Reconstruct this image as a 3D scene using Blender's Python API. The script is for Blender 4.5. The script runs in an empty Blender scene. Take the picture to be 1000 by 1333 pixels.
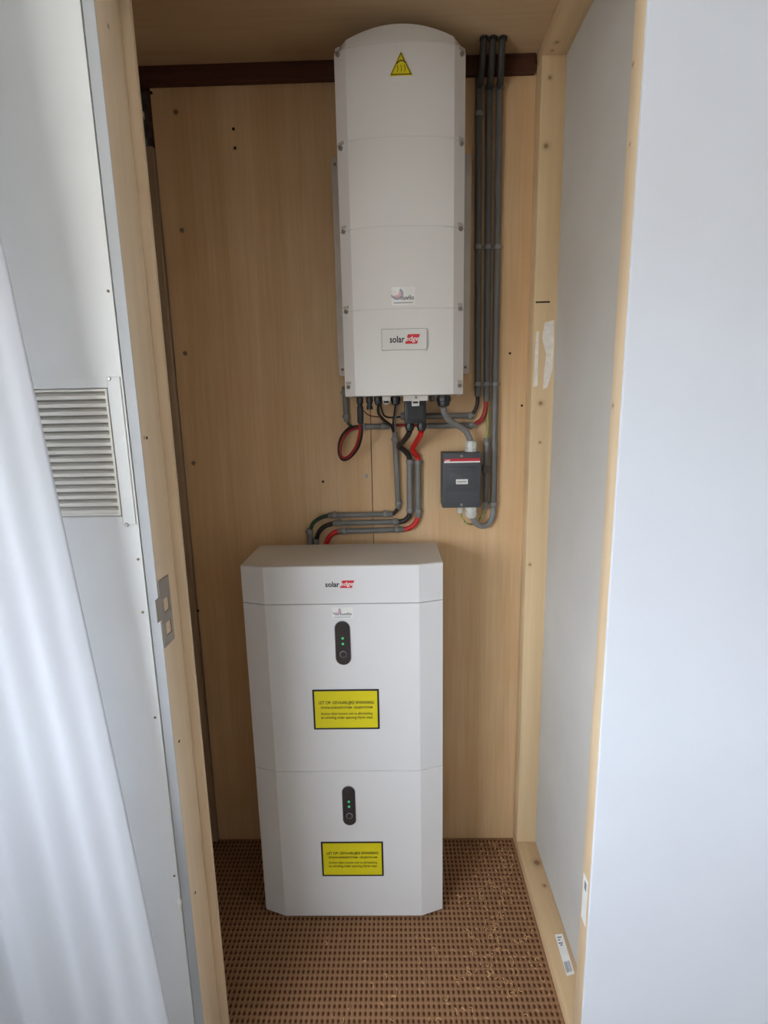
import bpy, bmesh, math, random
from mathutils import Vector, Matrix

random.seed(7)
scene = bpy.context.scene
col = scene.collection
PI = math.pi

# ------------------------------------------------------------------ camera
F_PX, PITCH, YAW, ROLL = 682.45, 0.19107, 0.01984, -0.02071
CAM_H = 1.5
cp, sp, cyw, syw = math.cos(PITCH), math.sin(PITCH), math.cos(YAW), math.sin(YAW)
fw = Vector((-syw * cp, cyw * cp, -sp))
r0 = Vector((cyw, syw, 0)); u0 = r0.cross(fw)
cr = math.cos(ROLL) * r0 + math.sin(ROLL) * u0
cu = -math.sin(ROLL) * r0 + math.cos(ROLL) * u0
CAM = Vector((0, 0, CAM_H))
camd = bpy.data.cameras.new('camera'); camo = bpy.data.objects.new('camera', camd); col.objects.link(camo)
camd.sensor_fit = 'HORIZONTAL'; camd.sensor_width = 36.0; camd.lens = 36.0 * F_PX / 1000.0
camd.clip_start = 0.02
m = Matrix.Identity(4)
for i in range(3):
    m[i][0] = cr[i]; m[i][1] = cu[i]; m[i][2] = -fw[i]; m[i][3] = CAM[i]
camo.matrix_world = m
scene.camera = camo

def ray(px, py): return (px - 500) * cr - (py - 666.5) * cu + F_PX * fw
def onY(px, py, Y): d = ray(px, py); return CAM + d * (Y / d.y)
def onX(px, py, X): d = ray(px, py); return CAM + d * (X / d.x)
def onZ(px, py, Z): d = ray(px, py); return CAM + d * ((Z - CAM_H) / d.z)

# ------------------------------------------------------------------ world, lights, exposure
w = bpy.data.worlds.new('sky'); scene.world = w; w.use_nodes = True
wt_ = w.node_tree; bg = wt_.nodes['Background']
# overcast sky above the horizon, darker ground below it
tcw = wt_.nodes.new('ShaderNodeTexCoord'); sxw = wt_.nodes.new('ShaderNodeSeparateXYZ'); rw = wt_.nodes.new('ShaderNodeValToRGB')
wt_.links.new(tcw.outputs['Generated'], sxw.inputs[0])
rw.color_ramp.elements[0].position = 0.0; rw.color_ramp.elements[0].color = (0.40, 0.40, 0.39, 1)
rw.color_ramp.elements[1].position = 0.06; rw.color_ramp.elements[1].color = (0.84, 0.93, 1.04, 1)
wt_.links.new(sxw.outputs[2], rw.inputs[0]); wt_.links.new(rw.outputs[0], bg.inputs[0]); bg.inputs[1].default_value = 14.0

def area(name, loc, direction, sx, sy, power, colr):
    ld = bpy.data.lights.new(name, 'AREA'); ld.shape = 'RECTANGLE'; ld.size = sx; ld.size_y = sy
    ld.energy = power; ld.color = colr
    o = bpy.data.objects.new(name, ld); col.objects.link(o); o.location = loc
    o.rotation_euler = Vector(direction).to_track_quat('-Z', 'Y').to_euler(); return o
# daylight through the room's window (left wall of the room, beside and behind the photographer)
WIN_Y0, WIN_Y1, WIN_Z0, WIN_Z1, ROOM_XL = -1.55, 0.42, 0.95, 1.85, -1.25
portal = area('window_portal', (ROOM_XL - 0.05, (WIN_Y0 + WIN_Y1) / 2, (WIN_Z0 + WIN_Z1) / 2), (1, 0, 0), WIN_Z1 - WIN_Z0, WIN_Y1 - WIN_Y0, 1, (1, 1, 1))
portal.data.cycles.is_portal = True
scene.view_settings.view_transform = 'Standard'
scene.view_settings.look = 'None'
scene.view_settings.exposure = 0.36
scene.view_settings.gamma = 1.0
scene.view_settings.use_curve_mapping = False

# ------------------------------------------------------------------ materials
def lin(c):
    return tuple(((v / 255) / 12.92 if v / 255 <= 0.04045 else ((v / 255 + 0.055) / 1.055) ** 2.4) for v in c) + (1,)
MATS = {}
class NT:
    def __init__(s, name):
        s.m = bpy.data.materials.new(name); s.m.use_nodes = True; s.t = s.m.node_tree
        s.b = s.t.nodes['Principled BSDF']; s.out = s.t.nodes['Material Output']
    def n(s, typ, **kw):
        o = s.t.nodes.new(typ)
        for k, v in kw.items(): setattr(o, k, v)
        return o
    def l(s, a, b): s.t.links.new(a, b)
    def coord(s, scale=(1, 1, 1)):
        tc = s.n('ShaderNodeTexCoord'); mp = s.n('ShaderNodeMapping'); mp.inputs['Scale'].default_value = scale
        s.l(tc.outputs['Object'], mp.inputs[0]); return mp.outputs[0]
    def noise(s, vec, scale, detail=4, rough=0.55, dist=0.0):
        o = s.n('ShaderNodeTexNoise'); o.inputs['Scale'].default_value = scale; o.inputs['Detail'].default_value = detail
        o.inputs['Roughness'].default_value = rough; o.inputs['Distortion'].default_value = dist; s.l(vec, o.inputs['Vector']); return o.outputs['Fac']
    def ramp(s, fac, stops):
        o = s.n('ShaderNodeValToRGB'); e = o.color_ramp.elements
        while len(e) < len(stops): e.new(0.5)
        for q, (p, c) in zip(e, stops): q.position = p; q.color = c
        s.l(fac, o.inputs[0]); return o.outputs['Color']
    def mix(s, fac, a, b, typ='MIX'):
        o = s.n('ShaderNodeMix', data_type='RGBA', blend_type=typ)
        for sock, v in ((o.inputs['Factor'], fac), (o.inputs['A'], a), (o.inputs['B'], b)):
            if isinstance(v, (int, float)): sock.default_value = v
            elif isinstance(v, tuple): sock.default_value = v
            else: s.l(v, sock)
        return o.outputs['Result']
    def bump(s, h, strength, dist=0.002):
        o = s.n('ShaderNodeBump'); o.inputs['Strength'].default_value = strength; o.inputs['Distance'].default_value = dist
        s.l(h, o.inputs['Height']); s.l(o.outputs[0], s.b.inputs['Normal'])
    def math(s, op, a, b=None, clamp=False):
        o = s.n('ShaderNodeMath', operation=op); o.use_clamp = clamp
        for i, v in enumerate((a, b)):
            if v is None: continue
            if isinstance(v, (int, float)): o.inputs[i].default_value = v
            else: s.l(v, o.inputs[i])
        return o.outputs[0]
    def set(s, color=None, rough=None, metal=None, spec=None):
        if color is not None:
            if isinstance(color, tuple): s.b.inputs['Base Color'].default_value = color
            else: s.l(color, s.b.inputs['Base Color'])
        if rough is not None:
            if isinstance(rough, (int, float)): s.b.inputs['Roughness'].default_value = rough
            else: s.l(rough, s.b.inputs['Roughness'])
        if metal is not None: s.b.inputs['Metallic'].default_value = metal
        if spec is not None: s.b.inputs['Specular IOR Level'].default_value = spec

def plain(name, c, rough=0.5, metal=0.0, var=0.06, vscale=30, bump=0.0, spec=0.5):
    t = NT(name); c = lin(c); v = t.coord()
    f = t.noise(v, vscale, 3)
    lo = tuple(x * (1 - var) for x in c[:3]) + (1,); hi = tuple(min(1, x * (1 + var)) for x in c[:3]) + (1,)
    t.set(t.ramp(f, [(0.3, lo), (0.7, hi)]), rough, metal, spec)
    if bump: t.bump(t.noise(v, vscale * 8, 4), bump, 0.001)
    return t.m

def wood(name, base, dark, axis, fine=90, streak=1.0, knots=(), rough=0.6, blotch=None, contrast=0.5):
    """timber with grain running along `axis`; knots = (x, y, z, radius)"""
    t = NT(name); sc = [1, 1, 1]; sc['xyz'.index(axis)] = 0.035
    v = t.coord(tuple(sc)); v0 = t.coord()
    a = t.noise(v, 14 * streak, 3, 0.5, 0.6); b = t.noise(v, fine, 4, 0.6); c = t.noise(v0, 3.0, 2)
    mixf = t.math('ADD', t.math('MULTIPLY', a, 0.6), t.math('MULTIPLY', b, 0.4))
    base, dark = lin(base), lin(dark)
    colr = t.ramp(mixf, [(0.5 - contrast * 0.4, dark), (0.5 + contrast * 0.3, base)])
    if blotch: colr = t.mix(t.math('MULTIPLY', t.ramp(c, [(0.45, (0, 0, 0, 1)), (0.75, (1, 1, 1, 1))]), 0.35), colr, lin(blotch))
    for (kx, ky, kz, kr) in knots:
        vm = t.n('ShaderNodeVectorMath', operation='DISTANCE'); tc = t.n('ShaderNodeTexCoord')
        t.l(tc.outputs['Object'], vm.inputs[0]); vm.inputs[1].default_value = (kx, ky, kz)
        d = t.math('ADD', vm.outputs['Value'], t.math('MULTIPLY', t.math('SUBTRACT', a, 0.5), kr * 0.8))
        k = t.ramp(t.math('DIVIDE', d, kr * 2), [(0.18, (1, 1, 1, 1)), (0.34, (0.3, 0.3, 0.3, 1)), (0.8, (0, 0, 0, 1))])
        colr = t.mix(t.math('MULTIPLY', k, 0.7), colr, lin((104, 64, 34)))
    t.set(colr, rough, 0, 0.35); t.bump(b, 0.12, 0.0006)
    return t.m

def painted(name, c, rough=0.55, mottled=0.03, bump=0.08):
    t = NT(name); c = lin(c); v = t.coord()
    f = t.noise(v, 5, 4); lo = tuple(x * (1 - mottled) for x in c[:3]) + (1,)
    t.set(t.ramp(f, [(0.3, lo), (0.7, c)]), rough, 0, 0.35); t.bump(t.noise(v, 180, 3), bump, 0.0006); return t.m

M = {}
M['white_wall'] = painted('white_painted_wall', (226, 226, 224))
M['white_wall_r'] = painted('white_coated_board', (224, 228, 236), 0.5)
M['room_wall'] = painted('room_plaster', (224, 222, 218), 0.6)
M['wall_edge'] = painted('painted_board_edge', (182, 184, 186), 0.6, 0.1)
M['inner_panel'] = painted('grey_white_board', (196, 192, 186), 0.6, 0.08)
M['ply'] = wood('maple_ply', (224, 192, 150), (204, 168, 124), 'z', 120, 0.8, blotch=(206, 156, 108), contrast=0.42, rough=0.5)
M['ply_ceiling'] = wood('ceiling_ply', (206, 180, 146), (186, 156, 120), 'x', 110, 0.8, blotch=(166, 132, 96), contrast=0.55)
M['batten'] = wood('dark_red_brown_timber', (84, 50, 36), (56, 32, 23), 'x', 90)
M['room_floor'] = plain('room_carpet', (120, 100, 82), 0.95, bump=0.4)
M['inv_white'] = painted('powder_coated_white', (222, 218, 213), 0.42, 0.01, 0.05)
M['inv_case'] = painted('light_grey_casing', (212, 208, 203), 0.5, 0.02)
M['bat_white'] = painted('battery_white', (220, 218, 217), 0.4, 0.01, 0.04)
M['bat_dark'] = plain('battery_gap_grey', (120, 118, 118), 0.6)
M['bat_top'] = painted('battery_top_beige', (216, 206, 192), 0.5, 0.02)
M['steel'] = plain('galvanised_steel', (168, 162, 154), 0.42, 0.75, 0.12, 25)
M['bracket'] = plain('bracket_aluminium', (190, 182, 172), 0.5, 0.2, 0.08, 18)
M['screw'] = plain('screw_steel', (150, 146, 140), 0.35, 0.85)
M['screw_dark'] = plain('dark_screw', (128, 112, 92), 0.5, 0.3)
M['hole'] = plain('dark_hole', (40, 26, 16), 0.9)
M['conduit'] = plain('grey_pvc', (122, 121, 118), 0.42, 0, 0.05, 40)
M['conduit_dark'] = plain('dark_grey_pvc', (92, 91, 88), 0.5, 0, 0.06, 40)
M['conduit_mid'] = plain('mid_grey_pvc', (104, 103, 100), 0.45, 0, 0.05, 40)
M['sleeve'] = plain('dark_sleeve', (58, 57, 55), 0.5)
M['clip'] = plain('grey_clip_pvc', (134, 133, 130), 0.45)
M['black'] = plain('black_plastic', (34, 34, 36), 0.45)
M['black_cable'] = plain('black_cable', (30, 28, 28), 0.5)
M['red_cable'] = plain('red_cable', (206, 34, 30), 0.42)
M['darkred_cable'] = plain('dark_red_cable', (150, 36, 32), 0.45)
M['grey_cable'] = plain('grey_cable', (128, 128, 126), 0.5)
M['green_cable'] = plain('dark_green_cable', (38, 66, 46), 0.5)
M['gland'] = plain('pale_grey_gland', (206, 206, 198), 0.45)
M['iso'] = plain('anthracite_plastic', (70, 73, 76), 0.5, 0, 0.05, 60)
M['iso_red'] = plain('red_stripe', (190, 40, 52), 0.45)
M['print_white'] = plain('white_print', (235, 234, 228), 0.5)
M['sticker'] = plain('white_sticker', (232, 231, 226), 0.45)
M['logo_plate'] = painted('logo_plate_white', (216, 214, 209), 0.4, 0.01, 0.02)
M['grey_line'] = plain('grey_line', (140, 138, 136), 0.5)
M['ink'] = plain('black_ink', (30, 30, 32), 0.5)
M['ink_grey'] = plain('grey_ink', (120, 122, 132), 0.5)
M['logo_red'] = plain('logo_red', (206, 46, 52), 0.45)
M['logo_pink'] = plain('logo_pink', (226, 140, 150), 0.5)
M['logo_blue'] = plain('logo_blue', (130, 140, 186), 0.5)
M['yellow'] = plain('warning_yellow', (218, 204, 26), 0.5, 0, 0.02)
M['yellow_dark'] = plain('warning_ochre', (210, 186, 20), 0.45)
M['brown_ink'] = plain('brown_ink', (104, 78, 14), 0.5)
M['pill'] = plain('smoked_panel', (44, 42, 46), 0.16, spec=1.0)
M['pill_rim'] = plain('panel_rim', (120, 118, 122), 0.4)
M['vent'] = painted('grille_white', (226, 222, 212), 0.45, 0.02)
M['vent_dark'] = plain('grille_back_mesh', (176, 173, 166), 0.8)
M['paper'] = plain('torn_paper', (228, 220, 210), 0.8, 0, 0.1, 90)
M['masonry'] = plain('rough_masonry', (96, 82, 74), 0.95, 0, 0.3, 40, 0.6)
M['feet'] = plain('rubber_foot', (40, 38, 36), 0.8)
t = NT('led_green'); t.set((0.02, 0.3, 0.08, 1), 0.4); t.b.inputs['Emission Color'].default_value = (0.1, 0.9, 0.35, 1); t.b.inputs['Emission Strength'].default_value = 0.28; M['led'] = t.m
# green-yellow striped earth wire
t = NT('earth_wire'); v = t.coord(); wv = t.n('ShaderNodeTexWave'); wv.inputs['Scale'].default_value = 30; t.l(v, wv.inputs[0])
t.set(t.ramp(wv.outputs['Fac'], [(0.45, lin((138, 152, 82))), (0.55, lin((184, 178, 104)))]), 0.5); M['earth'] = t.m
# sheer curtain cloth
t = NT('curtain_voile'); v = t.coord(); wv = t.noise(v, 700, 2)
t.set(lin((230, 231, 234)), 0.9, 0, 0.1); t.bump(wv, 0.1, 0.0005)
tr = t.n('ShaderNodeBsdfTranslucent'); tr.inputs[0].default_value = lin((234, 235, 238))
mx = t.n('ShaderNodeMixShader'); mx.inputs[0].default_value = 0.68
t.l(t.b.outputs[0], mx.inputs[1]); t.l(tr.outputs[0], mx.inputs[2]); t.l(mx.outputs[0], t.out.inputs[0]); M['voile'] = t.m
# coir mat: dark yarn shows in the pits of the weave
MAT_P, MAT_Q = 0.0134, 0.0168
t = NT('coir_mat'); tc = t.n('ShaderNodeTexCoord'); sx = t.n('ShaderNodeSeparateXYZ'); t.l(tc.outputs['Object'], sx.inputs[0])
cx_ = t.math('COSINE', t.math('MULTIPLY', sx.outputs[0], 2 * PI / MAT_P)); cy_ = t.math('COSINE', t.math('MULTIPLY', sx.outputs[1], 2 * PI / MAT_Q))
msk = t.math('ADD', t.math('MULTIPLY', cx_, 0.58), t.math('MULTIPLY', cy_, 0.42))
v0 = t.coord()
fib = t.noise(v0, 420, 4, 0.7); big = t.noise(v0, 9, 3)
msk = t.math('ADD', msk, t.math('MULTIPLY', t.math('SUBTRACT', fib, 0.5), 0.9))
light = t.mix(fib, lin((132, 96, 68)), lin((172, 134, 100))); light = t.mix(t.math('MULTIPLY', big, 0.35), light, lin((126, 88, 66)))
dk = t.mix(fib, lin((62, 34, 18)), lin((96, 58, 34)))
t.set(t.mix(t.ramp(msk, [(0.02, (0, 0, 0, 1)), (0.72, (1, 1, 1, 1))]), light, dk), 0.9, 0, 0.15)
t.bump(fib, 0.5, 0.002); M['coir'] = t.m
M['shaving'] = plain('pale_fibre', (200, 158, 106), 0.8)

# ------------------------------------------------------------------ mesh helpers
def props(o, label=None, cat=None, group=None, kind=None):
    if label: o['label'] = label
    if cat: o['category'] = cat
    if group: o['group'] = group
    if kind: o['kind'] = kind
    return o
def thing(name, loc, label, cat, group=None):
    o = bpy.data.objects.new(name, None); col.objects.link(o); o.location = loc; o.empty_display_size = 0.05
    return props(o, label, cat, group)
def origin(o):
    v = Vector((0, 0, 0))
    while o is not None: v += o.location; o = o.parent
    return v
def finish(bm, name, mat, parent=None, smooth=None, at=None):
    """bm is in world coordinates; linked as one mesh object (origin at `at` or the parent's)"""
    org = Vector(at) if at is not None else (origin(parent) if parent else Vector((0, 0, 0)))
    bmesh.ops.translate(bm, verts=bm.verts, vec=-org)
    bmesh.ops.recalc_face_normals(bm, faces=bm.faces)
    me = bpy.data.meshes.new(name); bm.to_mesh(me); bm.free()
    for mt in (mat if isinstance(mat, (list, tuple)) else [mat]): me.materials.append(mt)
    if smooth is not None:
        for p in me.polygons: p.use_smooth = True
        try: me.set_sharp_from_angle(angle=math.radians(smooth))
        except Exception: pass
    o = bpy.data.objects.new(name, me); col.objects.link(o)
    if parent: o.parent = parent; o.location = org - origin(parent)
    else: o.location = org
    return o
def struct(o, label=None): o['kind'] = 'structure'; return props(o, label)
def BM(): return bmesh.new()
def box(bm, x0, x1, y0, y1, z0, z1, bev=0.0, seg=2, mi=0):
    vs = [bm.verts.new((x, y, z)) for x in (x0, x1) for y in (y0, y1) for z in (z0, z1)]
    fs = [bm.faces.new([vs[i] for i in q]) for q in ((0, 1, 3, 2), (4, 6, 7, 5), (0, 4, 5, 1), (2, 3, 7, 6), (0, 2, 6, 4), (1, 5, 7, 3))]
    for f in fs: f.material_index = mi
    if bev:
        es = list({e for f in fs for e in f.edges})
        bmesh.ops.bevel(bm, geom=es, offset=bev, segments=seg, affect='EDGES', profile=0.5)
    return bm
def prism(bm, pts, z0, z1, bev=0):
    """polygon of (x, y) points extruded in z"""
    a = [bm.verts.new((x, y, z0)) for x, y in pts]; b = [bm.verts.new((x, y, z1)) for x, y in pts]
    fs = [bm.faces.new(a[::-1]), bm.faces.new(b)]
    for i in range(len(pts)): j = (i + 1) % len(pts); fs.append(bm.faces.new((a[i], a[j], b[j], b[i])))
    return fs
def plate(bm, pts, y0, y1):
    """polygon of (x, z) points, from y0 (front) to y1"""
    a = [bm.verts.new((x, y0, z)) for x, z in pts]; b = [bm.verts.new((x, y1, z)) for x, z in pts]
    bm.faces.new(a); bm.faces.new(b[::-1])
    for i in range(len(pts)): j = (i + 1) % len(pts); bm.faces.new((a[i], b[i], b[j], a[j]))
def frame_for(d):
    d = d.normalized(); up = Vector((0, 0, 1)) if abs(d.z) < 0.9 else Vector((1, 0, 0))
    a = d.cross(up).normalized(); return a, d.cross(a).normalized()
def lathe(bm, p0, d, prof, n=16):
    """prof: (distance along d, radius)"""
    d = Vector(d).normalized(); p0 = Vector(p0); a, b = frame_for(d); rings = []
    for s, r in prof:
        c = p0 + d * s
        rings.append([bm.verts.new(c + (a * math.cos(2 * PI * k / n) + b * math.sin(2 * PI * k / n)) * r) for k in range(n)])
    for q in range(len(rings) - 1):
        for k in range(n): bm.faces.new((rings[q][k], rings[q][(k + 1) % n], rings[q + 1][(k + 1) % n], rings[q + 1][k]))
    bm.faces.new(rings[0][::-1]); bm.faces.new(rings[-1])
def cyl(bm, p0, p1, r, n=16):
    p0, p1 = Vector(p0), Vector(p1); lathe(bm, p0, p1 - p0, [(0, r), ((p1 - p0).length, r)], n)
def smooth_path(pts, sub=10):
    pts = [Vector(p) for p in pts]; out = []
    P = [pts[0] * 2 - pts[1]] + pts + [pts[-1] * 2 - pts[-2]]
    for i in range(1, len(P) - 2):
        a, b, c, d = P[i - 1:i + 3]
        for k in range(sub):
            s = k / sub
            out.append(0.5 * ((2 * b) + (c - a) * s + (2 * a - 5 * b + 4 * c - d) * s * s + (3 * b - a - 3 * c + d) * s ** 3))
    out.append(pts[-1]); return out
def tube(bm, path, r, n=12):
    t0 = (path[1] - path[0]).normalized(); a, b = frame_for(t0); rings = []
    for i, p in enumerate(path):
        tg = (path[min(i + 1, len(path) - 1)] - path[max(i - 1, 0)]).normalized()
        a = (a - tg * a.dot(tg)).normalized(); b = tg.cross(a)
        rings.append([bm.verts.new(p + (a * math.cos(2 * PI * k / n) + b * math.sin(2 * PI * k / n)) * r) for k in range(n)])
    for q in range(len(rings) - 1):
        for k in range(n): bm.faces.new((rings[q][k], rings[q][(k + 1) % n], rings[q + 1][(k + 1) % n], rings[q + 1][k]))
    bm.faces.new(rings[0][::-1]); bm.faces.new(rings[-1])
def share(src, name, parent, loc):
    o = bpy.data.objects.new(name, src.data); col.objects.link(o); o.parent = parent; o.location = Vector(loc) - origin(parent); return o
def lettering(name, s, x0, x1, zc, Y, mat, parent, zh=None, shear=0.0, bold=0.0):
    """flat print facing the room: x0..x1 wide, centred on zc, at depth Y (thin relief towards -Y)"""
    cu_ = bpy.data.curves.new(name, 'FONT'); cu_.body = s; cu_.extrude = 0; cu_.shear = shear; cu_.offset = bold; cu_.resolution_u = 3
    tmp = bpy.data.objects.new(name + '_tmp', cu_); col.objects.link(tmp)
    bpy.context.view_layer.update()
    me = bpy.data.meshes.new_from_object(tmp.evaluated_get(bpy.context.evaluated_depsgraph_get()))
    bpy.data.objects.remove(tmp); bpy.data.curves.remove(cu_)
    xs = [v.co.x for v in me.vertices]; ys = [v.co.y for v in me.vertices]
    a0, a1, b0, b1 = min(xs), max(xs), min(ys), max(ys)
    kx = (x1 - x0) / (a1 - a0); kz = (zh / (b1 - b0)) if zh else kx
    org = origin(parent)
    for v in me.vertices:
        x = x0 + (v.co.x - a0) * kx; z = zc + (v.co.y - (b0 + b1) / 2) * kz
        v.co = Vector((x, Y, z)) - org
    me.materials.append(mat)
    o = bpy.data.objects.new(name, me); col.objects.link(o); o.parent = parent; o.location = org - origin(parent)
    return o

# ------------------------------------------------------------------ levels of the place
Y_BACK = 1.61          # face of the plywood
Z_CEIL = 2.418
XR_IN, XR_PANEL = 0.400, 0.4635
Y_STUD = 1.551
Y_FRONT = 0.937        # face of the white front walls
X_OPEN_R, X_OPEN_L = 0.400, -0.471
X_J = -0.451           # face of the left jamb
XL_CL = -0.715

# ------------------------------------------------------------------ setting: room shell
bm = BM(); box(bm, ROOM_XL - 0.2, 1.9, -2.4, 1.8, -0.05, 0.0); struct(finish(bm, 'floor', M['room_floor']), 'brown carpet floor')
# coir mat heightfield in the cupboard
bm = BM(); X0, X1, Y0, Y1, st = XL_CL, XR_PANEL + 0.005, 0.93, Y_BACK, 0.0024
nx, ny = int((X1 - X0) / st), int((Y1 - Y0) / st); g = []
rr = random.Random(3)
for j in range(ny + 1):
    row = []
    for i in range(nx + 1):
        x = X0 + (X1 - X0) * i / nx; y = Y0 + (Y1 - Y0) * j / ny
        c = 0.58 * math.cos(2 * PI * x / MAT_P) + 0.42 * math.cos(2 * PI * y / MAT_Q)
        z = 0.0065 - 0.0032 * max(0.0, c) + 0.0006 * math.cos(4 * PI * y / MAT_Q) + rr.uniform(-0.0005, 0.0005)
        row.append(bm.verts.new((x, y, z)))
    g.append(row)
for j in range(ny):
    for i in range(nx): bm.faces.new((g[j][i], g[j][i + 1], g[j + 1][i + 1], g[j + 1][i]))
mat_o = finish(bm, 'weave', M['coir'], bpy.data.objects['floor'], 60); props(mat_o, 'brown woven coir matting with dark pits', kind='stuff')
for f in mat_o.data.polygons: pass
bm = BM(); box(bm, ROOM_XL - 0.2, 1.9, -2.4, 0.985, 2.5, 2.56); struct(finish(bm, 'ceiling', M['white_wall']))
bm = BM(); box(bm, XL_CL - 0.06, 0.6, 0.985, 1.66, Z_CEIL, Z_CEIL + 0.02); struct(finish(bm, 'ceiling_cupboard', M['ply_ceiling']), 'plywood ceiling of the cupboard')

# left front wall with painted edge and an opening for the vent
vz1, vz0 = onY(120, 491, Y_FRONT).z, onY(150, 683, Y_FRONT).z
gx1 = onY(150, 590, Y_FRONT).x; gz1, gz0 = onY(100, 506, Y_FRONT).z, onY(130, 672, Y_FRONT).z
vx1 = onY(167.5, 590, Y_FRONT).x; gx0 = gx1 - 0.165; vx0 = gx0 - (vx1 - gx1)
bm = BM(); xe_ = X_OPEN_L - 0.001
box(bm, ROOM_XL, gx0, Y_FRONT, Y_FRONT + 0.040, 0, 2.5); box(bm, gx1, xe_, Y_FRONT, Y_FRONT + 0.040, 0, 2.5)
box(bm, gx0, gx1, Y_FRONT, Y_FRONT + 0.040, 0, gz0); box(bm, gx0, gx1, Y_FRONT, Y_FRONT + 0.040, gz1, 2.5)
bmesh.ops.remove_doubles(bm, verts=bm.verts, dist=1e-5)
wl = struct(finish(bm, 'wall_left', M['white_wall']), 'white painted wall beside the cupboard opening')
# right front wall
bm = BM(); box(bm, X_OPEN_R + 0.0, 1.75, Y_FRONT, Y_FRONT + 0.008, 0, 2.5, 0.0008, 1)
wr = struct(finish(bm, 'wall_right', M['white_wall_r']), 'smooth white board wall at the right of the opening')
bm = BM(); box(bm, X_OPEN_L, X_OPEN_R, Y_FRONT, Y_FRONT + 0.05, 2.2, 2.5); struct(finish(bm, 'wall_header', M['white_wall']))
# rest of the room behind the photographer
bm = BM()
box(bm, ROOM_XL - 0.1, ROOM_XL, -2.3, WIN_Y0, 0, 2.5); box(bm, ROOM_XL - 0.1, ROOM_XL, WIN_Y1, Y_FRONT, 0, 2.5)
box(bm, ROOM_XL - 0.1, ROOM_XL, WIN_Y0, WIN_Y1, 0, WIN_Z0); box(bm, ROOM_XL - 0.1, ROOM_XL, WIN_Y0, WIN_Y1, WIN_Z1, 2.5)
struct(finish(bm, 'wall_window', M['room_wall']))
bm = BM(); box(bm, ROOM_XL - 0.1, 1.85, -2.4, -2.3, 0, 2.5); struct(finish(bm, 'wall_rear', M['room_wall']))
bm = BM(); box(bm, 1.75, 1.85, -2.3, Y_FRONT + 0.008, 0, 2.5); struct(finish(bm, 'wall_side', M['room_wall']))

# cupboard back wall: two plywood sheets on a masonry wall
bm = BM(); box(bm, XL_CL - 0.06, 0.6, Y_BACK + 0.014, Y_BACK + 0.10, 0, 2.5); wb = struct(finish(bm, 'wall_back', M['masonry']), 'masonry behind the plywood sheets')
seam = onY(484.5, 630, Y_BACK).x; pl_x = -0.646; top_z = onY(400, 104, Y_BACK).z
def rounded_rect(x0, x1, z0, z1, r, corners=(1, 1, 1, 1), n=5):
    pts = []
    for (cx, cz, a0, on) in ((x1 - r, z1 - r, 0, corners[0]), (x0 + r, z1 - r, 90, corners[1]), (x0 + r, z0 + r, 180, corners[2]), (x1 - r, z0 + r, 270, corners[3])):
        if on:
            for k in range(n + 1):
                a = math.radians(a0 + 90 * k / n); pts.append((cx + r * math.cos(a), cz + r * math.sin(a)))
        else: pts.append((cx + (r if a0 in (0, 270) else -r), cz + (r if a0 in (0, 90) else -r)))
    return pts
panels = []
for x0, x1, cor in ((pl_x, seam - 0.0012, (0, 1, 0, 0)), (seam + 0.0012, 0.47, (0, 0, 0, 0))):
    bm = BM(); plate(bm, rounded_rect(x0, x1, 0.0, 2.40, 0.014, cor), Y_BACK, Y_BACK + 0.012)
    panels.append(finish(bm, 'plywood_panel', M['ply'], wb))
# screws and old nail holes in the sheets
bm = BM(); lathe(bm, (0, 0, 0), (0, -1, 0), [(0, 0.0055), (0.0012, 0.0055), (0.0016, 0.0045)], 12); lathe(bm, (0, -0.0016, 0), (0, -1, 0), [(0, 0.0016), (0.0002, 0.0016)], 6)
proto_screw = None
def dot(parent, px, py, mat, r, name='panel_screw', Y=None):
    Yp = Y_BACK if Y is None else Y; p = onY(px, py, Yp)
    b = BM(); lathe(b, p + Vector((0, 0.0005, 0)), (0, -1, 0), [(0, r), (0.0016, r), (0.0022, r * 0.75)], 12)
    return finish(b, name, mat, parent, 40, at=p)
bm.free()
for px, py in ((229, 146), (241, 460), (252, 603), (237, 300)): dot(panels[0], px, py, M['screw_dark'], 0.0065)
dot(panels[0], 476.5, 620, M['steel'], 0.0065)
for px, py in ((197, 121), (304, 168), (306, 193), (420.5, 627), (258, 795), (265, 928)): dot(panels[0], px, py, M['hole'], 0.004, 'nail_hole')
for px, py in ((679.5, 528), (664, 460)): dot(panels[1], px, py, M['hole'], 0.0035, 'nail_hole')

# dark batten at the ceiling
zb0, zb1 = onY(440, 101.5, 1.592).z, Z_CEIL
bm = BM(); box(bm, XL_CL, onY(698, 80, 1.592).x, 1.592, Y_BACK + 0.013, zb0, zb1, 0.0015, 1); struct(finish(bm, 'trim_1', M['batten']), 'dark red-brown timber batten under the ceiling')
# cupboard left wall, corner batten and a bit of old pipework
bm = BM(); box(bm, XL_CL - 0.04, XL_CL, 0.985, 1.63, 0, Z_CEIL); struct(finish(bm, 'wall_cupboard', M['ply']), 'plywood side of the cupboard')
zc = onY(190, 190, 1.60).z
bm = BM(); box(bm, XL_CL, pl_x - 0.003, 1.600, 1.623, 0, zc, 0.002, 1); struct(finish(bm, 'trim_2', wood('grey_beige_batten', (176, 154, 128), (150, 128, 104), 'z')), 'grey-beige corner batten beside the plywood')
pipe = thing('pipe_stub', onY(189, 150, 1.615), 'grey old pipe stub in the dark gap by the plywood corner', 'pipe')
x_p = XL_CL + 0.037; bm = BM(); lathe(bm, (x_p, 1.603, zc), (0, 0, 1), [(0, 0.014), (0.02, 0.014), (0.022, 0.010), (0.05, 0.010), (0.052, 0.0125), (0.062, 0.0125), (0.064, 0.010), (0.13, 0.010)], 14); finish(bm, 'pipe', M['conduit_dark'], pipe, 40)
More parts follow.
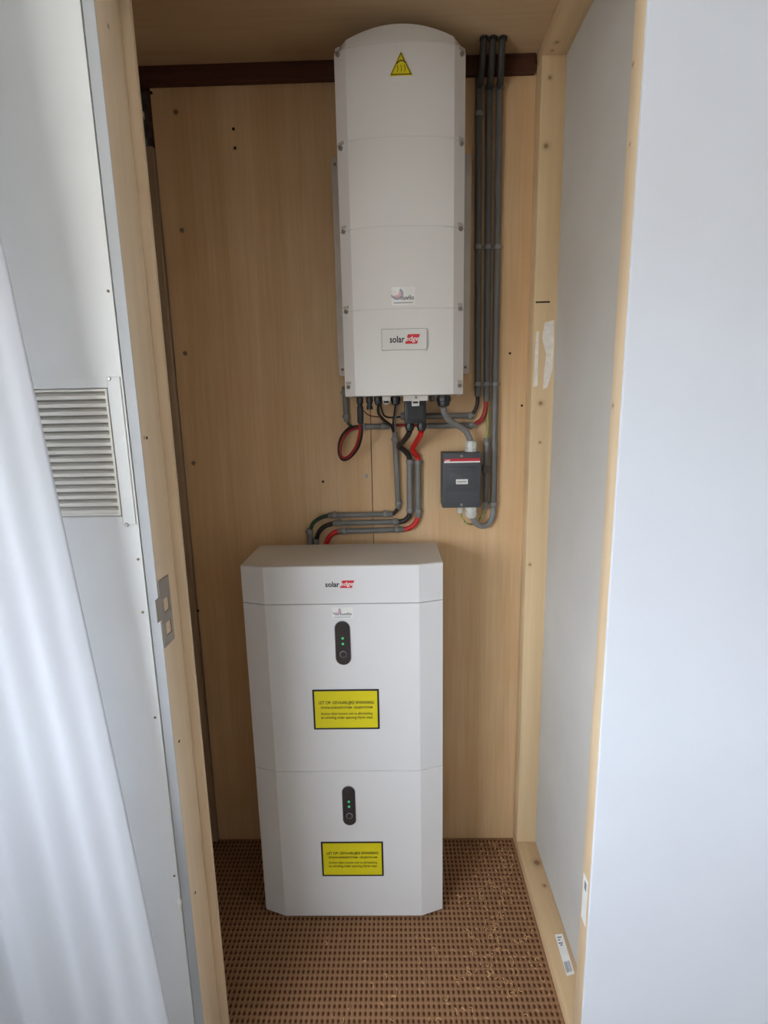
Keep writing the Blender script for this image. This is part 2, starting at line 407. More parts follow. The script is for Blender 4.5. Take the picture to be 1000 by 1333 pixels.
bm = BM(); lathe(bm, (x_p, 1.603, zc + 0.07), (0, 0, 1), [(0, 0.013), (0.014, 0.013)], 14); finish(bm, 'collar', M['gland'], pipe, 40)

# right partition: studs, plates and board
def W(px, py, Y): return tuple(onY(px, py, Y))
kn = [W(716, 101, Y_STUD) + (0.007,), W(711, 190, Y_STUD) + (0.010,), W(704, 525, Y_STUD) + (0.009,), W(703, 576, Y_STUD) + (0.005,), W(690, 735, Y_STUD) + (0.006,)]
M['pine_z'] = wood('pine_stud', (222, 198, 160), (206, 176, 134), 'z', 70, 0.9, kn, contrast=0.55)
ZP = 0.044; ZT = 2.388
bm = BM(); box(bm, XR_IN, XR_PANEL, Y_STUD, Y_BACK - 0.001, ZP, ZT, 0.0018, 2); t3 = struct(finish(bm, 'trim_3', M['pine_z'], smooth=40), 'pine stud in the back corner')
kp = [tuple(onZ(725, 55, ZT)) + (0.008,), tuple(onZ(719, 66, ZT)) + (0.006,)]
M['pine_top'] = wood('pine_top_plate', (212, 186, 148), (196, 166, 124), 'y', 70, 0.9, kp, contrast=0.55)
bm = BM(); box(bm, XR_IN, XR_PANEL, 0.99, Y_BACK - 0.001, ZT, ZT + 0.044, 0.0018, 2); struct(finish(bm, 'trim_4', M['pine_top'], smooth=40), 'pine top plate')
kp = [tuple(onZ(699, 1123, ZP)) + (0.016,), tuple(onZ(709, 1153, ZP)) + (0.008,)]
M['pine_bot'] = wood('pine_bottom_plate', (208, 180, 142), (190, 158, 118), 'y', 70, 0.9, kp, contrast=0.55)
bm = BM(); box(bm, XR_IN, XR_PANEL, Y_FRONT + 0.010, Y_BACK - 0.001, 0, ZP, 0.0018, 2); t5 = struct(finish(bm, 'trim_5', M['pine_bot'], smooth=40), 'pine bottom plate on the floor')
kp = [tuple(onX(824, 84, XR_IN)) + (0.005,), tuple(onX(820, 188, XR_IN)) + (0.004,), tuple(onX(798, 528, XR_IN)) + (0.006,)]
M['pine_front'] = wood('pine_front_stud', (222, 200, 168), (206, 178, 140), 'z', 110, 1.6, kp, contrast=0.6)
bm = BM(); box(bm, XR_IN, XR_PANEL, Y_FRONT + 0.0085, Y_FRONT + 0.050, ZP, ZT, 0.001, 2); t6 = struct(finish(bm, 'trim_6', M['pine_front'], smooth=40), 'pine stud carrying the white board')
bm = BM(); box(bm, XR_PANEL, XR_PANEL + 0.012, Y_FRONT + 0.010, Y_BACK, 0, Z_CEIL + 0.02); struct(finish(bm, 'wall_partition', M['inner_panel']), 'grey-white board between the pine studs')
# saw cut and torn paper on the back stud
p0, p1 = onY(697.5, 393.5, Y_STUD), onY(716, 393.0, Y_STUD)
bm = BM(); box(bm, p0.x, p1.x, Y_STUD - 0.0006, Y_STUD + 0.001, p0.z - 0.0022, p0.z + 0.0022); finish(bm, 'saw_cut', M['hole'], t3)
bm = BM(); pp = [(709, 420), (721.5, 416.5), (721, 447), (719.5, 480), (713, 504), (707, 507), (708, 488), (711, 462), (706, 440)]
plate(bm, [(onY(a, b, Y_STUD).x, onY(a, b, Y_STUD).z) for a, b in pp][::-1], Y_STUD - 0.0007, Y_STUD); finish(bm, 'paper_remnant', M['paper'], t3)
bm = BM(); pp = [(698, 432), (702, 431), (700.5, 470), (700, 502), (694.5, 504), (696, 470)]
plate(bm, [(onY(a, b, Y_STUD).x, onY(a, b, Y_STUD).z) for a, b in pp][::-1], Y_STUD - 0.0007, Y_STUD); finish(bm, 'paper_remnant', M['paper'], t3)
# timber stickers
def flat_on_z(bm, pxs, Z, th): prism(bm, [tuple(onZ(a, b, Z)[:2]) for a, b in pxs], Z, Z + th)
lbl = thing('timber_sticker', onZ(735, 1242, ZP), 'white barcode sticker on the pine bottom plate', 'sticker')
q = [(722.4, 1216.7), (732.4, 1215.6), (748.3, 1267.6), (738.0, 1270.8)]
bm = BM(); flat_on_z(bm, q, ZP + 0.0002, 0.0004); finish(bm, 'label', M['sticker'], lbl)
def lerp_q(u, v):
    a = Vector(q[0]).lerp(Vector(q[1]), u); b = Vector(q[3]).lerp(Vector(q[2]), u); return tuple(a.lerp(b, v))
bm = BM()
k = 0.12
while k < 0.86:
    wd = random.choice((0.02, 0.035, 0.05)); flat_on_z(bm, [lerp_q(k, 0.66), lerp_q(k + wd, 0.66), lerp_q(k + wd, 0.92), lerp_q(k, 0.92)], ZP + 0.0006, 0.0002); k += wd + random.choice((0.025, 0.04))
finish(bm, 'barcode', M['ink_grey'], lbl)
bm = BM()
for v_, a_, b_ in ((0.06, .2, .75), (0.12, .2, .5), (0.2, .15, .7), (0.25, .3, .6)): flat_on_z(bm, [lerp_q(a_, v_), lerp_q(b_, v_), lerp_q(b_, v_ + 0.03), lerp_q(a_, v_ + 0.03)], ZP + 0.0006, 0.0002)
finish(bm, 'print', M['ink_grey'], lbl)
a, b = onX(761.5, 1138, XR_IN), onX(757.5, 1194, XR_IN); yc = Y_FRONT + 0.029
lb2 = thing('edge_sticker', (XR_IN, yc, b.z), 'narrow white sticker on the edge of the front pine stud', 'sticker')
bm = BM(); box(bm, XR_IN - 0.0006, XR_IN, yc - 0.013, yc + 0.013, b.z, a.z); finish(bm, 'label', M['sticker'], lb2)
bm = BM(); box(bm, XR_IN - 0.0009, XR_IN - 0.0006, yc - 0.006, yc + 0.004, a.z - 0.032, a.z - 0.012); finish(bm, 'print', M['ink_grey'], lb2)

# ------------------------------------------------------------------ left jamb
def Yx(px, py, X): return onX(px, py, X).y
Ya, Yb, Yc = Yx(197.5, 666, X_J), Yx(221, 666, X_J), Yx(235, 666, X_J)
kp = [tuple(onX(141, 34, X_J)) + (0.004,), tuple(onX(188, 570, X_J)) + (0.005,)]
M['pine_jamb'] = wood('pine_jamb', (238, 218, 190), (222, 196, 162), 'z', 90, 1.1, kp, contrast=0.6)
kp = [tuple(onX(184, 250, X_J)) + (0.012,), tuple(onX(259, 940, X_J)) + (0.009,), tuple(onX(214, 545, X_J)) + (0.008,), tuple(onX(291, 1275, X_J)) + (0.010,)]
M['pine_jamb2'] = wood('pine_jamb_inner', (230, 208, 178), (212, 184, 148), 'z', 90, 1.1, kp, contrast=0.6)
XK = X_OPEN_L + 0.0005; Ya = Y_FRONT + 0.004; Xs = onY(232.5, 666, Yb).x
bm = BM(); box(bm, XK, X_J, Ya - 0.0016, Ya, 0, 2.2, 0.0004, 1); struct(finish(bm, 'trim_7', M['wall_edge']), 'grey painted front of the left jamb')
bm = BM(); box(bm, XK, X_J, Ya, Yb - 0.0006, 0, 2.37, 0.0012, 2); jamb = struct(finish(bm, 'trim_8', M['pine_jamb'], smooth=40), 'pine door jamb')
bm = BM(); box(bm, XK, Xs, Yb, Yb + 0.011, 0, 2.37, 0.0012, 2); jam2 = struct(finish(bm, 'trim_9', M['pine_jamb2'], smooth=40), 'pine door stop lath on the jamb')
bm = BM(); box(bm, XL_CL, XK - 0.001, Y_FRONT + 0.041, Y_FRONT + 0.085, 0, Z_CEIL); struct(finish(bm, 'wall_return', M['ply']))
for px, py in ((141, 379), (202, 934), (227, 1140), (180, 728), (186, 797)):
    p = onY(px, py, Y_FRONT); b = BM(); lathe(b, p + Vector((0, 0.0004, 0)), (0, -1, 0), [(0, 0.0026), (0.0012, 0.0026), (0.0016, 0.0018)], 10); finish(b, 'nail_hole', M['screw_dark'], wl, 40, at=p)
for px, py in ((191, 570), (254, 1162), (233, 965)):
    p = onX(px, py, X_J); b = BM(); lathe(b, p + Vector((-0.0004, 0, 0)), (1, 0, 0), [(0, 0.003), (0.001, 0.003)], 10); finish(b, 'nail_hole', M['hole'], jamb, 40, at=p)
# dab of filler on the wall
p = onY(233.5, 1177, Y_FRONT); bm = BM(); bmesh.ops.create_icosphere(bm, subdivisions=3, radius=1.0)
for v_ in bm.verts: v_.co = Vector((v_.co.x * 0.0055 * (1 + 0.25 * math.sin(v_.co.z * 5)), v_.co.y * 0.004, v_.co.z * 0.019)) + p
finish(bm, 'filler_dab', M['sticker'], wl, 60)

# strike plate on the jamb (faces the opening)
zt, zb_ = onX(212, 752, X_J).z, onX(221, 836, X_J).z
ys0 = Yx(206.5, 775, X_J); ys1 = Yx(220.5, 775, X_J); H = zt - zb_
sk = thing('strike_plate', (X_J, ys0, zb_), 'galvanised lock strike plate on the pine door jamb', 'strike plate')
bm = BM(); xa, xb = X_J, X_J + 0.0022
h1 = (zt - 0.30 * H, zt - 0.50 * H); h2 = (zt - 0.66 * H, zt - 0.86 * H); yi0, yi1 = ys0 + 0.3 * (ys1 - ys0), ys1 - 0.2 * (ys1 - ys0)
box(bm, xa, xb, ys0, yi0, zb_, zt); box(bm, xa, xb, yi1, ys1, zb_, zt)
box(bm, xa, xb, yi0, yi1, h1[0], zt); box(bm, xa, xb, yi0, yi1, h2[0], h1[1]); box(bm, xa, xb, yi0, yi1, zb_, h2[1])
finish(bm, 'plate', M['steel'], sk)
bm = BM(); box(bm, xa + 0.0008, xb + 0.0006, ys0 - 0.020, ys0, zt - 0.56 * H, zt - 0.22 * H, 0.001, 1); finish(bm, 'lip', M['steel'], sk)

# ------------------------------------------------------------------ vent grille in the left wall
vent = thing('vent_grille', (vx1, Y_FRONT, vz0), 'white louvred ventilation grille screwed to the left wall', 'vent grille')
yf = Y_FRONT - 0.0025; e = 0.0012; f_ = 0.005; yg0, yg1 = Y_FRONT - 0.002, Y_FRONT + 0.009
bm = BM(); box(bm, vx0, gx0 - e, yf, Y_FRONT, vz0, vz1, 0.0008, 1); box(bm, gx1 + e, vx1, yf, Y_FRONT, vz0, vz1, 0.0008, 1); box(bm, gx0 - e, gx1 + e, yf, Y_FRONT, gz1 + e, vz1); box(bm, gx0 - e, gx1 + e, yf, Y_FRONT, vz0, gz0 - e)
finish(bm, 'surround', M['white_wall'], vent)
bm = BM()
for (a, b, c, d) in ((gx0 + e, gx0 + f_, gz0 + e, gz1 - e), (gx1 - f_, gx1 - e, gz0 + e, gz1 - e), (gx0 + f_, gx1 - f_, gz1 - f_, gz1 - e), (gx0 + f_, gx1 - f_, gz0 + e, gz0 + f_)): box(bm, a, b, yg0, yg1, c, d)
finish(bm, 'grille_frame', M['vent'], vent)
bm = BM(); box(bm, gx0 + e, gx1 - e, yg1, yg1 + 0.0008, gz0 + e, gz1 - e); finish(bm, 'backing_mesh', M['vent_dark'], vent)
ns = 16; step = (gz1 - gz0 - 2 * f_) / ns; s0 = None
for k in range(ns):
    zc_ = gz1 - f_ - step * (k + 0.5)
    if s0 is None:
        bm = BM(); x0, x1 = gx0 + f_, gx1 - f_
        pr = [(yg0 + 0.0005, zc_ - step * 0.48), (yg0 + 0.0005, zc_ - step * 0.05), (yg0 + 0.003, zc_ + step * 0.05), (yg1 - 0.001, zc_ + step * 0.38), (yg1 - 0.0008, zc_ + step * 0.22), (yg0 + 0.0035, zc_ - step * 0.30)]
        A = [bm.verts.new((x0, y, z)) for y, z in pr]; B = [bm.verts.new((x1, y, z)) for y, z in pr]
        bm.faces.new(A); bm.faces.new(B[::-1])
        for i in range(len(pr)): j = (i + 1) % len(pr); bm.faces.new((A[i], A[j], B[j], B[i]))
        s0 = finish(bm, 'slat', M['vent'], vent, at=(0, 0, zc_))
    else: share(s0, 'slat', vent, (0, 0, zc_))
for px, py in ((142, 493), (165, 683)):
    p = onY(px, py, yf); b = BM(); lathe(b, p + Vector((0, 0.0005, 0)), (0, -1, 0), [(0, 0.0036), (0.001, 0.0036), (0.002, 0.0024)], 12); finish(b, 'screw', M['screw'], vent, 40, at=p)

# ------------------------------------------------------------------ curtain
def curtain():
    YC = 0.85; zs = (2.48, 0.012); nu, nv = 170, 70
    e0, e1 = onY(48, 490, YC), onY(205, 1240, YC)
    # fold crests measured from the free edge: (distance, depth, half width)
    fr = random.Random(5); folds = []; d_ = 0.012
    while d_ < 0.9:
        folds.append((d_, fr.uniform(0.5, 1.0), fr.uniform(0.020, 0.036))); d_ += fr.uniform(0.044, 0.075)
    bm = BM(); G = []
    for j in range(nv + 1):
        v = j / nv; z = zs[0] + (zs[1] - zs[0]) * v
        tt = (z - e0.z) / (e1.z - e0.z); xe = e0.x + (e1.x - e0.x) * tt
        W_ = 0.58 + 0.20 * v; row = []
        for i in range(nu + 1):
            u = i / nu; dd = (1 - u) * 0.75; h_ = 0.0
            for (c_, a_, w_) in folds:
                q_ = (dd - c_ - 0.006 * math.sin(2.2 * v + c_ * 30)) / w_
                h_ += a_ * math.exp(-q_ * q_ * (1.6 if q_ > 0 else 0.7))
            amp = 0.010 + 0.008 * v
            x = xe - (1 - u) * W_; y = YC - amp * h_ + 0.006 * math.sin(2.1 * v * PI + u * 3) - 0.03 * (1 - u)
            row.append(bm.verts.new((x, y, z)))
        G.append(row)
    for j in range(nv):
        for i in range(nu): bm.faces.new((G[j][i], G[j][i + 1], G[j + 1][i + 1], G[j + 1][i]))
    o = finish(bm, 'curtain', M['voile'], None, 180, at=(e1.x, YC, 0))
    props(o, 'sheer white curtain hanging in folds in front of the left wall', 'curtain')
    md = o.modifiers.new('thickness', 'SOLIDIFY'); md.thickness = 0.0012
curtain()

# ------------------------------------------------------------------ solar inverter
IX = 0.0317; IB = onY(520, 515, 1.408).z
def arc_sec(hw, ch, y_back, y_side, y_ch, y_front, n=12):
    """plan outline of a casing: (x, y) points from the back left round the bulging front to the back right"""
    pts = [(-hw, y_back), (-hw, y_side), (-hw + ch, y_ch)]
    for k in range(1, n): s = -1 + 2 * k / n; pts.append((s * (hw - ch), y_ch - (y_ch - y_front) * (1 - s * s)))
    pts += [(hw - ch, y_ch), (hw, y_side), (hw, y_back)]
    return [(IX + x, y) for x, y in pts]
inv = thing('solar_inverter', (IX, Y_BACK, IB), 'tall white solar inverter hanging on the plywood wall', 'inverter')
sec = arc_sec(0.1585, 0.029, 1.575, 1.448, 1.424, 1.408); sec_in = arc_sec(0.1578, 0.029, 1.575, 1.4487, 1.4249, 1.4089)
zs_ = [IB] + [onY(520, y, 1.408).z for y in (401.5, 294, 177, 54.5)]
bm = BM(); prism(bm, sec_in, IB + 0.003, zs_[4] + 0.004); finish(bm, 'casing', M['inv_case'], inv, 30)
g_ = 0.0010
for a, b in zip(zs_[:-1], zs_[1:]):
    bm = BM(); fs = prism(bm, sec, a + g_, b - g_)
    es = [e for e in bm.edges if abs(e.verts[0].co.z - e.verts[1].co.z) < 1e-6]
    bmesh.ops.bevel(bm, geom=es, offset=0.0020, segments=2, affect='EDGES', profile=0.5)
    finish(bm, 'front_cover', M['inv_white'], inv, 20)
# arched top cap
bm = BM(); zc0 = zs_[4] + g_
lo = []; hi = []
def capz(x): s = abs(x - IX) / 0.1295; return 0.0395 - 0.0195 * min(1, s) ** 2 if s <= 1.001 else 0.003
for (x, y) in sec:
    lo.append(bm.verts.new((x, y, zc0))); dz = capz(x); hi.append(bm.verts.new((IX + (x - IX) * (0.985 if abs(x - IX) > 0.13 else 0.98), y + (0.006 if y < 1.5 else 0), zc0 + dz)))
for i in range(len(sec) - 1): bm.faces.new((lo[i], lo[i + 1], hi[i + 1], hi[i]))
nh = len(sec); midb = bm.verts.new((IX, 1.575, zc0 + 0.0395))
bm.faces.new((lo[-1], lo[0], hi[0], midb, hi[-1])); bm.faces.new(lo[::-1])
for i in range(nh - 1): bm.faces.new((hi[i], hi[i + 1], midb))
finish(bm, 'top_cap', M['inv_white'], inv, 25)
# cover screws with their hooks on both chamfers
cs = None
for side, pts in ((-1, [(437, 71), (441.5, 193), (445, 302), (450, 406), (453.5, 504)]), (1, [(602, 70), (602, 187), (601, 298), (601, 402), (600, 502)])):
    for px, py in pts:
        p = onY(px, py, 1.437); p.x = IX + side * 0.147
        nrm = Vector((side * 0.62, -0.78, 0)); base = Vector((p.x, 1.4385, p.z)) - nrm * 0.001
        bm = BM(); lathe(bm, base, nrm, [(0, 0.0052), (0.006, 0.0052), (0.0075, 0.0038)], 12); o = finish(bm, 'cover_screw', M['screw'], inv, 40)
        bm = BM(); tng = Vector((0.78 * side, 0.62, 0)) ; c = base + Vector((0, 0, 0.010))
        a1 = c - tng * 0.008; b1 = c + tng * 0.008
        vs = []
        for q_ in (a1, b1):
            for dn in (0, 0.004):
                for dz in (-0.003, 0.004): vs.append(bm.verts.new(q_ + nrm * dn + Vector((0, 0, dz))))
        for f in ((0, 1, 3, 2), (4, 6, 7, 5), (0, 4, 5, 1), (2, 3, 7, 6), (0, 2, 6, 4), (1, 5, 7, 3)): bm.faces.new([vs[i] for i in f])
        finish(bm, 'screw_cleat', M['bracket'], o)
# wall bracket behind
bz1, bz0 = onY(436, 208, 1.59).z, onY(446, 490, 1.59).z
bm = BM(); plate(bm, rounded_rect(onY(437, 350, 1.59).x, onY(611.5, 350, 1.59).x, bz0, bz1, 0.008), 1.577, 1.582); box(bm, IX - 0.13, IX + 0.13, 1.582, Y_BACK, bz0 + 0.03, bz0 + 0.06); box(bm, IX - 0.13, IX + 0.13, 1.582, Y_BACK, bz1 - 0.06, bz1 - 0.03)
wbr = finish(bm, 'wall_bracket', M['bracket'], inv)
for px, py in ((446, 481), (606, 478), (436, 214)): dot(wbr, px, py, M['screw_dark'], 0.004, 'bracket_screw', 1.577)
# hot surface triangle
def tri_pts(cx, zb0_, w_, h_): return [(cx - w_ / 2, zb0_), (cx + w_ / 2, zb0_), (cx, zb0_ + h_)]
Yt = 1.4075
pa, pb, pt = onY(507.5, 99, Yt), onY(537, 97.5, Yt), onY(521, 67, Yt)
tri_root = None
bm = BM(); plate(bm, [(pa.x, pa.z), (pb.x, pa.z), ((pa.x + pb.x) / 2, pt.z)], Yt - 0.001, Yt + 0.004)
wt = finish(bm, 'warning_sign', M['yellow'], inv); props(wt, 'yellow hot-surface warning triangle')
cx_t = (pa.x + pb.x) / 2; w_t = pb.x - pa.x; h_t = pt.z - pa.z; zb_t = pa.z
def tri_ring(bm, s0_, s1_, y0, y1):
    c = (cx_t, zb_t + h_t * 0.36); base = [(pa.x, zb_t), (pb.x, zb_t), (cx_t, pt.z)]
    for i in range(3):
        a, b = base[i], base[(i + 1) % 3]; q_ = [(c[0] + (p_[0] - c[0]) * s_, c[1] + (p_[1] - c[1]) * s_) for p_, s_ in ((a, s0_), (b, s0_), (b, s1_), (a, s1_))]; plate(bm, q_, y0, y1)
bm = BM(); tri_ring(bm, 0.93, 0.80, Yt - 0.0014, Yt - 0.0009); finish(bm, 'border', M['brown_ink'], wt)
bm = BM(); yk = Yt - 0.0014
for dx in (-0.0085, 0.0, 0.0085):   # heat lines over a hot surface with a hand
    tube(bm, smooth_path([(cx_t + dx, yk + 0.0003, zb_t + 0.008), (cx_t + dx + 0.0015, yk + 0.0003, zb_t + 0.015), (cx_t + dx - 0.001, yk + 0.0003, zb_t + 0.021)], 4), 0.0009, 6)
tube(bm, smooth_path([(cx_t - 0.010, yk + 0.0003, zb_t + 0.024), (cx_t - 0.003, yk + 0.0003, zb_t + 0.030), (cx_t + 0.005, yk + 0.0003, zb_t + 0.030), (cx_t + 0.012, yk + 0.0003, zb_t + 0.025)], 5), 0.0016, 6)
finish(bm, 'pictogram', M['brown_ink'], wt)

def brand_logo(parent, x0, x1, zc, Y, hh):
    """two-tone maker's logo: dark word, white word on a slanted red block"""
    xm = x0 + (x1 - x0) * 0.50
    lettering('lettering', 'solar', x0, xm - 0.001, zc, Y, M['ink'], parent, hh * 0.72, 0, 0.022)
    bm = BM(); s = hh * 0.16
    plate(bm, [(xm + 0.0002, zc - hh * 0.5), (x1 - 2 * s, zc - hh * 0.5), (x1, zc + hh * 0.5), (xm + 2 * s, zc + hh * 0.5)], Y + 0.0001, Y + 0.0004); blk = finish(bm, 'logo_block', M['logo_red'], parent)
    lettering('lettering', 'edge', xm + 0.35 * s, x1 - 0.8 * s, zc - hh * 0.03, Y - 0.0002, M['print_white'], parent, hh * 0.70, 0.15, 0.012)
def swirl_sticker(parent, px0, py0, px1, py1, Y):
    a, b = onY(px0, py0, Y), onY(px1, py1, Y); x0, x1, z1, z0 = a.x, b.x, a.z, b.z; w_ = x1 - x0; h_ = z1 - z0
    bm = BM(); plate(bm, rounded_rect(x0, x1, z0, z1, 0.002), Y - 0.0005, Y + 0.003); st_ = finish(bm, 'installer_sticker', M['sticker'], parent); props(st_, 'small white installer sticker with a pink and blue swirl')
    yy = Y - 0.0010; cx, cz = x0 + 0.24 * w_, z0 + 0.63 * h_
    for q_, (rr_, mt) in enumerate(((0.34, 'logo_blue'), (0.27, 'ink_grey'), (0.20, 'logo_pink'), (0.12, 'logo_pink'))):
        bm = BM(); pth = [Vector((cx + h_ * rr_ * math.cos(math.radians(an)), yy + 0.0003, cz + h_ * rr_ * 0.9 * math.sin(math.radians(an)))) for an in range(-170 + 12 * q_, 70 - 8 * q_, 12)]
        tube(bm, pth, h_ * 0.022, 6); finish(bm, 'swirl', M[mt], st_)
    lettering('lettering', 'nuvilo', x0 + 0.40 * w_, x0 + 0.95 * w_, z0 + 0.42 * h_, yy, M['ink'], st_, h_ * 0.26, 0, 0.01)
    bm = BM(); plate(bm, [(x0 + 0.1 * w_, z0 + 0.12 * h_), (x0 + 0.9 * w_, z0 + 0.12 * h_), (x0 + 0.9 * w_, z0 + 0.16 * h_), (x0 + 0.1 * w_, z0 + 0.16 * h_)], yy, yy + 0.0004); finish(bm, 'print', M['ink_grey'], st_)
swirl_sticker(inv, 509.5, 374, 540.5, 397, 1.4078)
Yl = 1.4072
a, b = onY(496.5, 428.5, Yl), onY(556, 455, Yl)
bm = BM(); plate(bm, rounded_rect(a.x, b.x, b.z, a.z, 0.002), Yl - 0.0006, Yl + 0.006); lp = finish(bm, 'logo_plate', M['grey_line'], inv)
bm = BM(); plate(bm, rounded_rect(a.x + .0011, b.x - .0011, b.z + .0011, a.z - .0011, 0.002), Yl - 0.0010, Yl - 0.0004); finish(bm, 'plate_face', M['logo_plate'], lp)
brand_logo(lp, onY(507.5, 441, Yl).x, onY(547, 441, Yl).x, onY(527, 441.5, Yl).z, Yl - 0.0013, 0.0235)

# connectors under the inverter
def gland(parent, px, py0, py1, Y, r, mat, name='cable_gland', nut=True):
    p = onY(px, py0, Y); q_ = onY(px, py1, Y); L = p.z - q_.z; top = Vector((p.x, Y, p.z)); bm = BM()
    lathe(bm, top, (0, 0, -1), [(0, r), (L * 0.32, r), (L * 0.34, r * 1.12), (L * 0.62, r * 1.12), (L * 0.66, r * 0.98), (L * 0.92, r * 0.9), (L, r * 0.7)], 10)
    return finish(bm, name, M[mat], parent, 35)
gland(inv, 492.5, 513.5, 527, 1.50, 0.0115, 'black'); gland(inv, 515, 513.5, 527, 1.50, 0.0125, 'black')
gland(inv, 577.5, 511.5, 529, 1.50, 0.0185, 'black'); gland(inv, 563, 512, 523, 1.52, 0.008, 'conduit')
for px, pyb in ((468.5, 552), (481, 533)):
    p = onY(px, 514.5, 1.50); q_ = onY(px, pyb, 1.50); L = p.z - q_.z; bm = BM()
    prof = [(0, 0.0095), (0.022, 0.0095), (0.024, 0.007), (0.030, 0.007), (0.032, 0.009), (L * 0.92, 0.0088), (L, 0.006)] if L > 0.05 else [(0, 0.0095), (0.020, 0.0095), (0.022, 0.007), (L * 0.75, 0.007), (L * 0.78, 0.0088), (L, 0.0088)]
    lathe(bm, p, (0, 0, -1), prof, 12); finish(bm, 'plug_connector', M['black'], inv, 35)
def px_box(bm, px0, py0, px1, py1, Y, depth, bev=0.0015):
    a, b = onY(px0, py0, Y), onY(px1, py1, Y); box(bm, a.x, b.x, Y, Y + depth, b.z, a.z, bev, 2); return a, b
bm = BM(); px_box(bm, 497.5, 512.5, 508.5, 523, 1.475, 0.004, 0.001); a, b = onY(503, 521.5, 1.475), onY(503, 526.5, 1.475); 
plate(bm, [(a.x + 0.0105 * math.cos(k), a.z + 0.010 * math.sin(k)) for k in [PI + PI * i / 8 for i in range(9)]], 1.475, 1.479); tb = finish(bm, 'earth_tab', M['inv_white'], inv)
bm = BM(); px_box(bm, 499.8, 522.3, 506.2, 524.8, 1.4742, 0.0015, 0.0004); finish(bm, 'slot', M['black'], tb)
bm = BM(); px_box(bm, 525, 511.5, 557.5, 521.5, 1.470, 0.006, 0.0015); px_box(bm, 536, 520, 546, 528.5, 1.469, 0.005, 0.001); tb = finish(bm, 'connector_bracket', M['inv_white'], inv)
bm = BM(); px_box(bm, 537.7, 522.6, 544.5, 525.0, 1.4682, 0.0015, 0.0004); finish(bm, 'slot', M['black'], tb)
dot(tb, 541.5, 517.5, M['screw'], 0.0035, 'bracket_screw', 1.470)
bm = BM(); px_box(bm, 526.5, 520, 555, 551, 1.476, 0.045, 0.003); dcb = finish(bm, 'dc_connector_block', M['black'], inv, 40)
gland(dcb, 533.5, 550, 561, 1.497, 0.0125, 'black'); gland(dcb, 548.8, 550, 561, 1.497, 0.0125, 'black')
bm = BM(); px_box(bm, 530, 528, 552, 546, 1.474, 0.003, 0.001); finish(bm, 'connector_lid', M['black'], dcb)

# ------------------------------------------------------------------ home battery
BX = -0.1425; BYF = 1.312; BYS = 1.334; BYB = 1.545; HW = 0.2685; CH = 0.064
batt = thing('home_battery', (BX, BYB, 0.0), 'white floor-standing battery tower of two stacked modules', 'battery')
def bsec(d=0.0): return [(BX - HW + d, BYB - d), (BX - HW + d, BYS + d), (BX - HW + CH + d * .3, BYF + d), (BX + HW - CH - d * .3, BYF + d), (BX + HW - d, BYS + d), (BX + HW - d, BYB - d)]
def bpiece(name, z0, z1, mat, bev=0.0016):
    bm = BM(); prism(bm, bsec(), z0, z1)
    bmesh.ops.bevel(bm, geom=[e for e in bm.edges if abs(e.verts[0].co.z - e.verts[1].co.z) < 1e-6], offset=bev, segments=2, affect='EDGES', profile=0.5)
    return finish(bm, name, mat, batt, 15)
b_lo = bpiece('battery_module', 0.014, 0.5022, M['bat_white'], 0.0012); b_up = bpiece('battery_module', 0.5034, 0.9996, M['bat_white'], 0.0012)
b_cap = bpiece('top_cover', 1.0012, 1.104, M['bat_white'])
bm = BM(); prism(bm, bsec(0.003), 0.016, 1.09); finish(bm, 'core', M['bat_dark'], batt)
bm = BM(); prism(bm, [(x, y) for x, y in bsec(0.004)], 1.1035, 1.1048); finish(bm, 'lid', M['bat_top'], batt)
ft = None
for sx_ in (-1, 1):
    for yy in (BYS + 0.02, BYB - 0.03):
        p = Vector((BX + sx_ * (HW - 0.03), yy, 0.004))
        if ft is None:
            bm = BM(); lathe(bm, p, (0, 0, 1), [(0, 0.02), (0.004, 0.02), (0.005, 0.014), (0.013, 0.014)], 16); ft = finish(bm, 'foot', M['feet'], batt, 40, at=p)
        else: share(ft, 'foot', batt, p)
def capsule(x, z, hw, hh, n=14):
    pts = []
    for k in range(n + 1): a = PI * k / n; pts.append((x + hw * math.cos(a), z + hh - hw + hw * math.sin(a)))
    for k in range(n + 1): a = PI + PI * k / n; pts.append((x + hw * math.cos(a), z - hh + hw + hw * math.sin(a)))
    return pts
def status_panel(parent, px, py0, py1, wpx):
    a, b = onY(px, py0, BYF), onY(px, py1, BYF); x = (a.x + b.x) / 2; zc = (a.z + b.z) / 2; hh = (a.z - b.z) / 2
    hw = (onY(px + wpx / 2, (py0 + py1) / 2, BYF).x - onY(px - wpx / 2, (py0 + py1) / 2, BYF).x) / 2
    bm = BM(); plate(bm, capsule(x, zc, hw, hh), BYF - 0.0012, BYF + 0.001); rim = finish(bm, 'status_panel', M['pill_rim'], parent, 30)
    bm = BM(); plate(bm, capsule(x, zc, hw - 0.0015, hh - 0.0015), BYF - 0.0018, BYF - 0.001); finish(bm, 'panel_window', M['pill'], rim, 30)
    bm = BM()
    for zo in (0.010, -0.006): lathe(bm, (x, BYF - 0.0017, zc + zo + 0.004), (0, -1, 0), [(0, 0.0034), (0.0005, 0.0034), (0.0007, 0.002)], 12)
    finish(bm, 'indicator_light', M['led'], rim, 30)
    bm = BM(); lathe(bm, (x, BYF - 0.0017, zc - hh * 0.5), (0, -1, 0), [(0, 0.0095), (0.0008, 0.0095), (0.0012, 0.0085)], 18); finish(bm, 'button', M['pill_rim'], rim, 30)
    bm = BM(); lathe(bm, (x, BYF - 0.0029, zc - hh * 0.5), (0, -1, 0), [(0, 0.0078), (0.0003, 0.0078)], 18); finish(bm, 'button_face', M['pill'], rim, 30)
